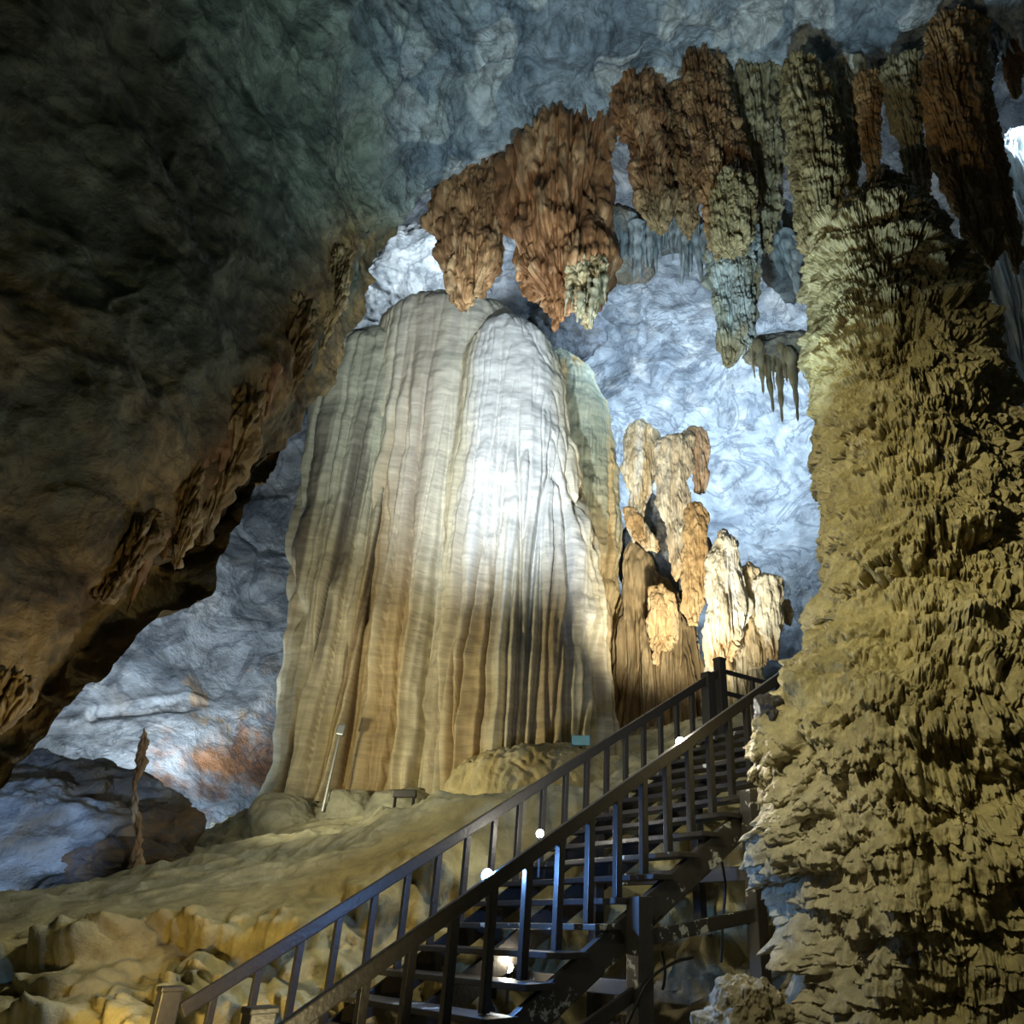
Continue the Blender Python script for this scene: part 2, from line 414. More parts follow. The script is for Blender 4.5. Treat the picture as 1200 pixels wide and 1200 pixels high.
GC = []
def build_ground():
    global GC
    pts = [  # picture point and distance: the mound, then the floor below the stairs
        (-250, 1230, 8.0), (0, 1190, 8.5), (200, 1195, 8.7), (330, 1195, 9.15), (450, 1190, 9.7), (560, 1170, 10.3), (700, 1150, 11.0),
        (-200, 1110, 9.0), (0, 1095, 9.4), (150, 1078, 9.6), (300, 1062, 10.0), (430, 1042, 10.4), (560, 1012, 10.9), (690, 965, 11.7), (760, 945, 12.2),
        (0, 1064, 11.6), (150, 1030, 12.4), (300, 1000, 13.0), (450, 985, 13.4), (600, 955, 13.6), (700, 920, 13.8), (790, 880, 14.0),
        (150, 1018, 13.4), (230, 978, 14.4), (300, 945, 15.6), (400, 938, 16.0), (520, 930, 16.0), (640, 905, 16.0), (740, 875, 16.0), (830, 850, 15.5),
        (0, 1075, 14.5), (200, 1010, 16.5), (300, 960, 19), (520, 940, 20), (740, 880, 20), (950, 850, 19), (1150, 1000, 16)]
    X = [W(*p) for p in pts]
    X += [np.array(p, float) for p in [(-2.6, 5.9, 0), (-4.2, 7.0, .05), (-1, 6, .05), (1.0, 7.4, .35), (2.6, 7.2, .45), (4.8, 8.0, .6), (0.6, 8.8, .75), (2.0, 9.6, 1.1), (4, 11, 1.3), (6.5, 10, 1.2),
          (0, 3.5, 0), (-4, 3.5, 0), (4, 4, .1), (-8, 5, .4), (-9, 9, 1.0), (8, 6, .8), (3.5, 13.2, 3.4), (5.5, 14, 3.2), (0, 1.0, 0), (-6, 0, 0), (6, 0, 0), (1.5, 11.0, 2.0)]]
    X = np.array(X)
    def K(a, b):
        r2 = ((a[:, None, :] - b[None]) ** 2).sum(-1); return np.where(r2 > 0, r2 * np.log(np.maximum(r2, 1e-12)), 0)
    n = len(X); A = np.zeros((n + 3, n + 3)); A[:n, :n] = K(X[:, :2], X[:, :2]) + .05 * np.eye(n)
    A[:n, n:] = np.c_[np.ones(n), X[:, :2]]; A[n:, :n] = A[:n, n:].T
    sol = np.linalg.solve(A, np.r_[X[:, 2], 0, 0, 0])
    def zf(x, y):
        q = np.c_[np.ravel(x), np.ravel(y)]
        return (K(q, X[:, :2]) @ sol[:n] + sol[n] + q @ sol[n + 1:]).reshape(np.shape(x))
    NX, NY = 760, 760
    ty = np.linspace(0, 1, NY); ys = -1 + 22 * ty
    tx = np.linspace(0, 1, NX); xs = -11.5 + 21 * tx
    XX, YY = np.meshgrid(xs, ys[::-1])          # first row far: falls towards the viewer
    cx_, cy_ = np.meshgrid(np.linspace(-11.5, 9.5, 90), np.linspace(-1, 21, 90)[::-1])
    zc = zf(cx_, cy_)
    Bv, Bu = catmull(90, NY), catmull(90, NX)
    ZZ = Bv @ zc @ Bu.T
    P = np.stack([XX, YY, ZZ], -1)
    nrm = grid_normals(P, False)
    if nrm[..., 2].mean() < 0: nrm = -nrm
    # bulging knobs on the viewer's face of the mound; long fine flow ridges higher up
    lip = 10.7 + .36 * (XX + 2.6) + .35 * fbm(P * .5, 2)          # where the steep face turns into the slope
    low = (1 - sstep(lip - .5, lip + .25, YY)) * sstep(lip - 3.2, lip - 2.2, YY)
    S = XX; D = YY
    H1 = drip_lobes(S, D, 420, (.30, .65), (.35, .75), (.28, .55), 5, False, .12, (13, 6), .5)
    H2 = drip_lobes(S, D, 1300, (.08, .26), (.10, .32), (.06, .17), 6, False, .15, (13, 6), .5)
    up = sstep(lip, lip + 1.2, YY)
    fl = ridged(np.stack([XX * .30 + YY * .15, YY * 1.7 - XX * .6, ZZ * 3.0], -1), 4)
    H = low * (H1 + H2) + (.03 + .07 * low) * fbm(P * 1.1, 4) + low * .10 * (ridged(P * 2.6, 4) - .5) + up * (.26 * (fl - .5) + .30 * fbm(P * np.array([.28, .5, .5]) + 3, 2))
    P2 = P + nrm * H[..., None] + np.stack([0 * H, -.5 * low * (H1 + H2), -.12 * low * (H1 + H2)], -1)
    t = fbm(P * .6 + 7, 4)
    col = mix((.50, .44, .24), (.36, .30, .15), sstep(-.3, .5, t))
    col = mix(col, (.52, .52, .40), up * .65)
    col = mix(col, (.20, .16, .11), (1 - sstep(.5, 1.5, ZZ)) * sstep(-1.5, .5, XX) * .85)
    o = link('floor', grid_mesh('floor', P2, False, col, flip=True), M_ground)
    tag(o, 'rounded calcite mound and cave floor below the flowstone', 'cave floor', kind='structure')
    GC = (zf,)

build_far_wall(); build_ceiling(); build_ground()
ground_z = lambda x, y: float(GC[0](np.array([x]), np.array([y]))[0])

# ------------------------------------------------------------------ formations traced as bodies of revolution with folds and drips
def formation(name, rows, Y, k=.8, nu=240, nv=260, pleat=0, pf=2.0, pz=.06, rough=.06, lobes=(), colf=None, mat=None, top='dome', bottom='tip',
              parent=None, seed=0, droop=.3, power=2.0, lean=0, pleat_dn=False, rz=1.0, knobs=0, front=0):
    """rows: (picture y, left, right) from top to bottom; Y distance (a number, or a pair for top and bottom)"""
    R = np.array(rows, float)
    ytop, ybot = (Y, Y) if np.isscalar(Y) else Y
    yy = np.linspace(R[0, 0], R[-1, 0], nv)
    def smooth(a):
        v = np.interp(yy, R[:, 0], a); kk = max(3, nv // 40) | 1
        return np.convolve(np.pad(v, kk // 2, 'edge'), np.ones(kk) / kk, 'valid')
    xl, xr = smooth(R[:, 1]), smooth(R[:, 2])
    tt = np.linspace(0, 1, nv); Yd = ytop + (ybot - ytop) * tt
    L_ = np.array([W(a, b, c) for a, b, c in zip(xl, yy, Yd)]); R_ = np.array([W(a, b, c) for a, b, c in zip(xr, yy, Yd)])
    C = (L_ + R_) / 2; rx = np.linalg.norm(R_ - L_, axis=1) / 2
    if bottom == 'tip': rx = rx * np.sqrt(np.clip((1 - tt) / .04, 0, 1))
    if top == 'dome': rx = rx * np.sqrt(np.clip(1 - (1 - np.clip(tt / .07, 0, 1)) ** 2, 0.0001, 1))
    th = np.linspace(0, 2 * np.pi, nu, endpoint=False) + np.pi / 2
    if front: th = th - front * np.sin(th - 1.5 * np.pi + .3)
    ct, st = np.cos(th), np.sin(th)
    se = lambda a, p: np.sign(a) * np.abs(a) ** (2 / p)
    P = np.stack([C[:, None, 0] + rx[:, None] * se(ct, power)[None], C[:, None, 1] + k * rx[:, None] * se(st, power)[None], np.repeat(C[:, 2:3], nu, 1)], -1)
    n = grid_normals(P, True)
    out = P - C[:, None, :]
    n = np.where((n * out).sum(-1, keepdims=True).mean() < 0, -n, n)
    rr = np.maximum(rx, .02)
    S = (th[None, :] - th[0]) * rr.mean() + 0 * P[..., 0]
    Z = P[..., 2]
    fade = np.clip(rx / (.25 * rx.max()), 0, 1)[:, None]
    off = np.array([seed * 3.17, seed * 1.3, seed * 2.1])
    H = rough * fbm(P * np.array([1.7, 1.7, 1.7 * rz]) / max(.3, rx.max()) + off, 4)
    if pleat:
        q = P * np.array([pf, pf, pf * pz]) + off
        rdg = ridged(q, 3)
        g = (.14 + .86 * sstep(.12, .7, tt))[:, None] if pleat_dn else 1
        crev = np.exp(-(perlin(q * 1.25 + 33) / .07) ** 2) * .6 + np.exp(-(perlin(q * 3.1 + 71) / .12) ** 2) * .42
        H = H + pleat * (rdg - .55 - crev) * g * fade
    lob = 0
    for (cnt, w, L, A, tee) in lobes:
        seed += 1
        hh = drip_lobes(S, Z, cnt, w, L, A, seed, True, tee)
        lob = lob + hh
    if knobs:
        K1 = voronoi(P * 3.6 + off)[0]; K2 = voronoi(P * 8.5 + off)[0]; K3 = voronoi(P * 17 + off)[0]
        H = H + knobs * (.62 - K1) + knobs * .5 * (.62 - K2) + knobs * .25 * (.62 - K3)
    H = H + lob * fade
    P2 = P + n * H[..., None]
    P2[..., 2] -= droop * np.maximum(lob, 0) if lobes else 0
    if colf is None: col = np.ones_like(P) * .5
    else: col = colf(P2, tt[:, None] + 0 * Z, np.cos(th)[None, :] + 0 * Z, H)
    o = link(name, grid_mesh(name, P2, True, col), mat or M_drap, parent)
    return o

def pal(a, b, c=None, f=1.0, vert=.3, seed=0, tcol=None):
    def fn(P, t, s, H):
        n1 = fbm(P * np.array([f, f, f * vert]) + seed, 4); col = mix(a, b, sstep(-.35, .45, n1))
        if c is not None: col = mix(col, c, sstep(.1, .6, fbm(P * np.array([f * 1.8, f * 1.8, f * vert]) + seed + 50, 4)))
        if tcol is not None: col = mix(col, tcol[0], sstep(tcol[1], tcol[2], t + .15 * n1))
        return col
    return fn

# ---- the great flowstone
root = bpy.data.objects.new('flowstone_cascade', None); sc.collection.objects.link(root)
tag(root, 'huge cream white draped flowstone in the middle of the cave', 'flowstone')
def flow_col(P, t, s, H, base=(.62, .56, .38), white=.0, left=0):
    n1 = fbm(P * np.array([.9, .9, .035]) + 4, 4); n2 = fbm(P * np.array([2.6, 2.6, .06]) + 11, 3)
    col = mix((.66, .60, .42), (.50, .38, .20), sstep(-.15, .55, n1))
    col = mix(col, (.36, .27, .17), sstep(.25, .6, n2) * .6)
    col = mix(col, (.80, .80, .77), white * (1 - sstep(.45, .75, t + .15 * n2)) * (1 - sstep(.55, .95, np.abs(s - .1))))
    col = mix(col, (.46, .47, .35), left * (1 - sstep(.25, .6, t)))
    n3 = perlin(P * np.array([1.5, 1.5, .03]) + 21)
    col = mix(col, (.13, .11, .09), left * .85 * sstep(.16, .34, n3) * sstep(.12, .3, t) * (1 - sstep(.93, 1, t)))  # dark streaks put the shade of the deep grooves into the colour
    return col
# left folded curtain, middle fall, front dome, and the darker fall behind on the right
formation('drapery_fold', [(383, 425, 440), (392, 398, 500), (408, 380, 520), (450, 369, 520), (519, 357, 515), (603, 346, 505), (680, 338, 500), (770, 328, 500), (850, 318, 500), (900, 310, 505), (925, 302, 510), (950, 290, 520)],
          16.9, k=.55, nu=560, nv=420, pleat=.7, pf=.95, pz=.03, rough=.10, mat=M_flow, bottom='open', parent=root, seed=2, pleat_dn=True,
          colf=lambda P, t, s, H: flow_col(P, t, s, H, left=.9))
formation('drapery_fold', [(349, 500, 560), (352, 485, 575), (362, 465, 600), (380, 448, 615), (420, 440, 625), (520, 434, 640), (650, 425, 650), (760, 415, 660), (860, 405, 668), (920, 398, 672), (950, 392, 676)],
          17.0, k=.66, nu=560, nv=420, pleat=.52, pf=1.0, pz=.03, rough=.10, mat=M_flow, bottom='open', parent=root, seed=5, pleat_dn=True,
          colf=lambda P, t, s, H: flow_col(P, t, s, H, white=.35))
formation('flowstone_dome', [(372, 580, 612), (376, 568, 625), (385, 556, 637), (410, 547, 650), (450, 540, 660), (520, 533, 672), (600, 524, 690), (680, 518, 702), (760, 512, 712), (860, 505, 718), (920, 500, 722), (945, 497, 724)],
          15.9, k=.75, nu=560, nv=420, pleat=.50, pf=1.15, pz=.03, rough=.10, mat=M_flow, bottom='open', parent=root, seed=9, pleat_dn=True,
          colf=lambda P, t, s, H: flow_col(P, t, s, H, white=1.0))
formation('drapery_fold', [(408, 640, 668), (415, 630, 682), (446, 625, 699), (488, 625, 716), (565, 630, 724), (640, 640, 727), (760, 650, 725), (870, 655, 722), (930, 655, 722)],
          17.9, k=.7, nu=360, nv=360, pleat=.30, pf=1.6, pz=.04, rough=.10, mat=M_flow, bottom='open', parent=root, seed=12, pleat_dn=True,
          colf=pal((.42, .46, .36), (.30, .33, .24), (.56, .42, .20), .8, .1, 3, ((.55, .42, .22), .3, .7)))

# ---- smooth rimstone hump at its foot
o = formation('rimstone_hump', [(874, 640, 690), (878, 600, 705), (888, 555, 725), (902, 532, 745), (920, 524, 760), (945, 520, 775), (975, 515, 790)], 14.6, k=.8, nu=300, nv=160, pleat=.08, pf=2, pz=.3, rough=.06,
              mat=M_ground, bottom='open', seed=21, colf=pal((.60, .52, .28), (.48, .38, .18), (.62, .56, .36), 1.0, .3, 1))
tag(o, 'smooth yellow rounded hump at the right foot of the great flowstone', 'rock mound')
for (px, py, r_, lab) in [(408, 945, 30, 'grey-green rounded hump at the flowstone foot beside the lamp pole'), (330, 952, 36, 'flat grey-green hump under the left edge of the flowstone'), (470, 946, 40, 'low pale hump behind the black floodlight')]:
    o = formation('calcite_hump', [(py - 22, px - r_ * .4, px + r_ * .4), (py - 14, px - r_ * .8, px + r_ * .8), (py, px - r_, px + r_), (py + 14, px - r_ * 1.2, px + r_ * 1.2), (py + 50, px - r_ * 1.3, px + r_ * 1.3)], 15.3, k=.8, nu=120, nv=60, rough=.08, mat=M_ground, bottom='open', seed=px,
                  colf=pal((.46, .46, .36), (.36, .36, .28), None, 1.0, .5, 2))
    tag(o, lab, 'rock mound')

# ---- the great column on the right
def col_col(P, t, s, H):
    n1 = fbm(P * .8 + 3, 4); n2 = fbm(P * 2.2 + 8, 4)
    col = mix((.46, .38, .17), (.32, .26, .11), sstep(-.3, .5, n1))
    col = mix(col, (.55, .47, .25), sstep(.1, .6, n2) * .7)
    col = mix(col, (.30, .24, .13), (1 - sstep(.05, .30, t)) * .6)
    return mix(col, (.66, .60, .46), sstep(.35, .95, -s) * sstep(.55, .7, t) * .6)  # pale lower left flank: the stair lamps' light put into the colour
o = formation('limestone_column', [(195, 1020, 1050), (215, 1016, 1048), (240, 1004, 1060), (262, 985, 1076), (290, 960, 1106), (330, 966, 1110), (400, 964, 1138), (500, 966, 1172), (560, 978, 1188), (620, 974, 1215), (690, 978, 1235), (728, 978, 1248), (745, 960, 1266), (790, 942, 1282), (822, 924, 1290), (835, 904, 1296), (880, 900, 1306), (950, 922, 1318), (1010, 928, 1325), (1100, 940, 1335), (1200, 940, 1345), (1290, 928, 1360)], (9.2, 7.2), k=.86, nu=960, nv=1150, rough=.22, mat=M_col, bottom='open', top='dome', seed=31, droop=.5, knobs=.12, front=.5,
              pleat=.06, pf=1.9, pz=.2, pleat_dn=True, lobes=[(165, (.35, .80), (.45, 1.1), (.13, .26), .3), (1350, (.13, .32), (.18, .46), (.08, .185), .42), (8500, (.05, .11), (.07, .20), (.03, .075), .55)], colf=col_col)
tag(o, 'massive ochre column of cascading wet flowstone on the right', 'cave column', kind='thing')

# ---- hanging stalactites of the curtain
BR = ((.33, .185, .08), (.19, .10, .042), (.46, .30, .15)); OL = ((.34, .30, .17), (.24, .20, .11), (.44, .40, .26)); OR = ((.42, .25, .10), (.28, .16, .06), (.50, .34, .17))
RB = ((.34, .17, .072), (.20, .095, .038), (.46, .28, .14)); GR = ((.36, .40, .38), (.24, .27, .26), (.30, .24, .13))
Z3 = lambda rows: [(y * .4667, 640 + .4667 * a, 640 + .4667 * b) for y, a, b in rows]
ST = [
 ('stalactite', [(185, 512, 600), (215, 508, 597), (235, 509, 592), (262, 508, 592), (290, 514, 585), (320, 521, 580), (338, 525, 566), (352, 530, 555), (363, 538, 548)], 12.0, BR, 'knobbly brown stalactite hanging just above the flowstone top, left end of the curtain', .5),
 ('rock_drapery', [(130, 600, 730), (165, 602, 722), (200, 596, 715), (250, 592, 712), (300, 599, 712), (330, 613, 708), (355, 632, 690), (372, 640, 672), (383, 647, 658)], 11.8, RB, 'broad reddish brown rock drapery right of the knobbly stalactite', .5),
 ('stalactite', [(300, 672, 708), (320, 664, 713), (345, 668, 708), (365, 678, 702), (386, 687, 693)], 11.3, ((.44, .38, .22), (.34, .26, .13), (.5, .44, .28)), 'pale tapering drip cluster on the tip of the broad reddish drapery', .5),
 ('stalactite', Z3([(120, 190, 330), (180, 165, 290), (230, 160, 300), (300, 170, 305), (400, 215, 315), (500, 235, 330), (560, 255, 320), (592, 275, 300)]), 11.2, RB, 'rusty red stalactite with a hole beside it near the ceiling', .55),
 ('stalactite', Z3([(180, 285, 345), (300, 290, 355), (420, 300, 370), (520, 320, 385), (600, 345, 375)]), 11.4, BR, 'narrow dark brown stalactite between the rusty one and the drip-hung one', .7),
 ('stalactite', Z3([(150, 340, 450), (220, 335, 455), (300, 355, 475), (400, 366, 510), (480, 375, 528), (540, 390, 528), (600, 408, 500), (650, 420, 440)]), 10.7, BR, 'large brown stalactite with a pale drip skirt above the grey tongue', .55),
 ('stalactite', Z3([(425, 440, 495), (450, 425, 515), (500, 412, 528), (560, 410, 528), (610, 420, 520), (645, 440, 490)]), 10.3, ((.38, .31, .16), (.27, .21, .10), (.44, .38, .22)), 'pale drip skirt on the front of the large brown stalactite', .5),
 ('stalactite', Z3([(540, 430, 520), (600, 406, 535), (700, 409, 535), (800, 425, 532), (860, 428, 516), (900, 438, 488), (925, 446, 462)]), 10.9, ((.38, .42, .40), (.28, .28, .20), (.32, .25, .13)), 'long blunt grey tongue stalactite pointing down before the far wall', .45),
 ('stalactite', Z3([(150, 455, 590), (250, 450, 595), (350, 480, 600), (450, 500, 600), (550, 520, 585), (640, 535, 560)]), 11.1, OL, 'olive grey fluted stalactite right of the large brown one', .6),
 ('stalactite', Z3([(170, 585, 690), (250, 592, 715), (320, 600, 735), (400, 611, 746), (500, 623, 752), (560, 627, 745), (620, 642, 718), (656, 662, 688)]), 9.9, ((.36, .29, .14), (.26, .20, .09), (.42, .36, .2)), 'thick olive brown stalactite touching the left shoulder of the column', .8),
 ('stalactite', Z3([(170, 690, 760), (250, 700, 775), (350, 715, 790), (420, 740, 790), (480, 755, 780)]), 10.3, OL, 'small olive stalactite behind the thick one by the column top', .8),
 ('stalactite', Z3([(200, 770, 850), (260, 778, 842), (330, 785, 840), (400, 800, 840), (450, 815, 835)]), 10.0, OR, 'short brown stalactite over the pointed top of the column', .8),
 ('stalactite', Z3([(170, 840, 950), (240, 850, 940), (320, 878, 945), (400, 895, 955), (470, 905, 965), (530, 925, 955)]), 9.7, OL, 'slender olive stalactite right of the pointed column top', .8),
 ('stalactite', Z3([(60, 960, 1080), (110, 950, 1065), (200, 950, 1082), (300, 952, 1092), (400, 975, 1102), (500, 1020, 1130), (580, 1050, 1145), (640, 1080, 1146), (668, 1108, 1132)]), 9.2, OR, 'big orange brown stalactite in front of the column, upper right', .7),
 ('stalactite', Z3([(60, 1010, 1110), (150, 1030, 1105), (300, 1065, 1130), (450, 1108, 1162), (580, 1138, 1190), (640, 1155, 1196), (682, 1172, 1190)]), 9.6, ((.40, .25, .10), (.28, .18, .08), (.42, .32, .16)), 'long slim orange brown stalactite beside the big one at the picture edge', .8),
 ('stalactite', Z3([(40, 1075, 1150), (90, 1085, 1140), (150, 1095, 1135), (200, 1105, 1125)]), 10.2, GR, 'short grey stalactite under the ceiling, right of the big orange one', .8),
 ('stalactite', Z3([(40, 1140, 1215), (100, 1150, 1210), (180, 1150, 1195), (230, 1165, 1190), (252, 1175, 1186)]), 10.0, RB, 'short rusty stalactite at the ceiling near the upper right corner', .8),
]
for i, (nm, rows, Y, pl, lab, k) in enumerate(ST):
    hgt = rows[-1][0] - rows[0][0]
    wpx = max(r[2] - r[1] for r in rows)
    nv = int(np.clip(hgt * 1.6, 90, 420)); nu = int(np.clip(wpx * 4.2, 110, 480))
    rm = wpx / 2 / 903 * Y * 1.2
    big = rm > .45
    lob = [(int(10 + hgt * .16), (.18 * rm, .42 * rm), (1.0 * rm, 3.2 * rm), (.06 * rm, .17 * rm), .4), (int(60 + hgt * .9), (.05 * rm, .11 * rm), (.3 * rm, 1.1 * rm), (.02 * rm, .055 * rm), .6)]
    knob = i in (0, 1, 3, 4)
    rough_ = (.20 if not knob else .38) * rm
    o = formation(nm, rows, Y, k=k, nu=nu, nv=nv, rz=.45 if knob else 1, pleat=(.24 if knob else .30) * rm, pf=1.7 / rm, pz=.10, rough=rough_, lobes=lob, seed=50 + i * 5, droop=.5, mat=M_drap, top='dome' if i in (2, 6) else 'open',
                  colf=pal(pl[0], pl[1], pl[2], 1.6, .35, i, ((.38, .30, .16), .7, 1.1) if i > 2 else None))
    centre_origin(o); tag(o, lab, 'stalactite', 'stalactites of the hanging curtain')

# little icicles hanging behind and between: copied
def icicle_mesh(name, seed, colr):
    rs = np.random.RandomState(seed); nv, nu = 40, 20
    t = np.linspace(0, 1, nv)[:, None]; th = np.linspace(0, 2 * np.pi, nu, endpoint=False)[None]
    r = (.16 * (1 - t) ** 1.3 + .035) * (1 + .18 * np.sin(t * 22 + rs.rand() * 6)) * np.sqrt(np.clip((1 - t) / .06, 0, 1))
    P = np.stack([r * np.cos(th) + .05 * np.sin(t * 4 + seed), r * np.sin(th) + .05 * np.cos(t * 3 + seed), -t + 0 * th], -1)
    n = grid_normals(P, True); P = P + n * (.05 * fbm(P * np.array([6, 6, 2.5]) + seed, 3))[..., None] * (1 - t)[..., None]
    col = mix(colr[0], colr[1], sstep(-.3, .4, fbm(P * 4 + seed, 3)))
    return grid_mesh(name, P, True, col)
ice_b = [icicle_mesh('icicle', s, ((.40, .46, .48), (.24, .28, .30))) for s in (1, 2, 3)]
ice_o = [icicle_mesh('icicle', s, ((.46, .42, .28), (.30, .26, .15))) for s in (4, 5, 6)]
ice_r = [icicle_mesh('icicle', s, ((.36, .20, .09), (.24, .13, .06))) for s in (7, 8)]
for me in ice_b + ice_o + ice_r: me.materials.append(M_drap)
roof = bpy.data.objects['ceiling']; bpy.context.view_layer.update()
def icicles(n, box, Y, L, mats, label, group, seed, wide=1.0, rooted=False):
    rs = np.random.RandomState(seed)
    for i in range(n):
        px = box[0] + (box[1] - box[0]) * (i + rs.rand()) / n
        f = (px - box[0]) / (box[1] - box[0])
        py = box[2] + (box[3] - box[2]) * f + rs.uniform(-10, 10)
        p = W(px, py, Y + rs.uniform(-.3, .3))
        if rooted:                                  # hang it from the roof itself
            e = Vector((0, 0, EZ)); dr = (Vector(p) - e).normalized()
            ok, loc, _, _ = roof.ray_cast(e, dr)
            if not ok or loc.y > 13: continue
            p = loc + dr * .05 + Vector((0, 0, .08))
        o = link('icicle_stalactite', mats[rs.randint(len(mats))], None, None, p)
        l = rs.uniform(*L); o.scale = (l * wide * rs.uniform(.5, .9), l * wide * rs.uniform(.5, .9), l); o.rotation_euler[2] = rs.uniform(0, 6)
        tag(o, label, 'stalactite', group)
icicles(46, (714, 830, 256, 262), 12.3, (.5, 1.8), ice_b, 'small blue-grey icicle stalactite in the fringe behind the rusty curtain', 'blue-grey icicles behind the curtain', 3, .6)
icicles(12, (895, 945, 255, 300), 12.2, (.7, 1.5), ice_b, 'small blue-grey icicle stalactite beside the left shoulder of the column', 'blue-grey icicles beside the column', 4)
icicles(16, (912, 1085, 82, 74), 10.1, (.7, 1.4), ice_o, 'small olive icicle stalactite under the ceiling above the column', 'olive icicles above the column', 5, .7, True)
icicles(12, (722, 905, 96, 84), 10.6, (.6, 1.2), ice_r, 'small brown icicle stalactite at the roots of the rusty curtain', 'brown icicles at the curtain roots', 6, .7, True)
icicles(7, (664, 710, 335, 330), 11.0, (.5, .95), ice_o, 'thin pale icicle drip on the rim of the broad reddish drapery', 'pale drips on the reddish drapery', 7, .7)
icicles(7, (1145, 1200, 45, 35), 10.0, (.6, 1.2), ice_b, 'small grey icicle stalactite by the upper right corner', 'grey icicles at the upper right corner', 8, .8, True)
icicles(10, (880, 950, 400, 420), 13.5, (.8, 2.6), ice_o, 'thin straw stalactite hanging left of the column', 'straw stalactites left of the column', 9, .5)

icicles(9, (168, 330, 652, 420), 7.5, (.35, .8), ice_r, 'small brown drip hanging along the lip of the overhang', 'brown drips along the overhang lip', 12, .8, True)

# hanging rock shelf that carries the blue-grey icicles
def boulder(name, centre, size, seed, colr, mat, sub=6, rough=.35, stretch=(1, 1, 1), facet=.25):
    bm = bmesh.new(); bmesh.ops.create_icosphere(bm, subdivisions=sub, radius=1)
    me = bpy.data.meshes.new(name); bm.to_mesh(me); bm.free()
    v = np.empty(len(me.vertices) * 3, np.float32); me.vertices.foreach_get('co', v); v = v.reshape(-1, 3).astype(float)
    F1, F2, ID = voronoi(v * 1.3 + seed)
    d = 1 + rough * fbm(v * 1.2 + seed * 3.3, 5) + facet * (F1 - .5)
    p = v * d[:, None] * np.array(size)
    p = p + (v * (.06 * min(size) * ridged(p * np.array(stretch) * 2.4 + seed, 4) )[:, None])
    me.vertices.foreach_set('co', p.astype(np.float32).ravel()); me.update()
    me.polygons.foreach_set('use_smooth', np.ones(len(me.polygons), bool))
    set_col(me, mix(colr[0], colr[1], sstep(-.4, .4, fbm(p * 1.1 + seed, 4))))
    return link(name, me, mat, None, centre)
o = boulder('hanging_rock', W(735, 285, 12.8), (.8, .7, .9), 3, ((.46, .46, .42), (.30, .26, .20)), M_wall, 5); tag(o, 'pale rock lump hanging behind the rusty curtain', 'rock')
o = boulder('hanging_rock', W(785, 268, 13.0), (.9, .6, .45), 4, ((.30, .34, .36), (.2, .22, .22)), M_wall, 5); tag(o, 'dark ledge carrying the blue-grey icicle fringe', 'rock')
o = boulder('hanging_rock', W(925, 290, 12.8), (.7, .6, 1.4), 6, ((.36, .40, .42), (.22, .25, .26)), M_wall, 5); tag(o, 'blue-grey rock lump beside the left shoulder of the column', 'rock')
o = boulder('hanging_rock', W(918, 412, 13.9), (.75, .5, .42), 7, ((.5, .5, .42), (.34, .34, .28)), M_wall, 5); tag(o, 'pale ledge carrying the thin straw stalactites', 'rock')
o = boulder('cave_boulder', W(470, 335, 19.5), (2.2, 1.6, 1.9), 8, ((.52, .56, .58), (.34, .38, .40)), M_wall, 6); tag(o, 'blue-grey angular rock behind the top of the flowstone', 'rock')
o = boulder('cave_boulder', W(412, 395, 20.2), (1.6, 1.2, 2.0), 15, ((.5, .54, .56), (.30, .34, .36)), M_wall, 6); tag(o, 'pale rock block behind the left shoulder of the flowstone', 'rock')
o = boulder('cave_boulder', W(632, 372, 18.8), (1.8, 1.2, 1.5), 9, ((.10, .11, .12), (.06, .065, .07)), M_wall, 6); tag(o, 'rock coloured black as shade behind the right shoulder of the flowstone', 'rock')  # near-black tone: shadow painted into the rock's colour
o = boulder('cave_boulder', W(25, 985, 13.9), (2.5, 1.5, 1.3), 10, ((.30, .33, .36), (.20, .17, .13)), M_wall, 6); tag(o, 'large dark boulder low at the left picture edge', 'rock')
o = boulder('cave_boulder', W(182, 985, 13.6), (.6, .6, .55), 11, ((.28, .20, .12), (.18, .13, .08)), M_wall, 5); tag(o, 'small brown boulder between the large one and the mound', 'rock')
o = boulder('cave_boulder', W(148, 1012, 13.0), (.8, .6, .3), 12, ((.20, .13, .08), (.14, .10, .06)), M_wall, 5); tag(o, 'flat dark brown rock against the left slope of the mound', 'rock')
# thin drip column on the left wall
o = formation('drip_column', [(852, 167, 172), (868, 163, 174), (890, 161, 172), (905, 157, 165), (930, 153, 161), (950, 154, 165), (985, 157, 167), (1018, 152, 170)], 12.3, k=.8, nu=60, nv=120, rough=.05, pleat=.04, pf=5, pz=.3, mat=M_drap, bottom='open', seed=70, colf=pal((.42, .30, .2), (.3, .2, .13), (.5, .48, .46), 2))
tag(o, 'thin reddish drip column against the blue left wall', 'drip column')

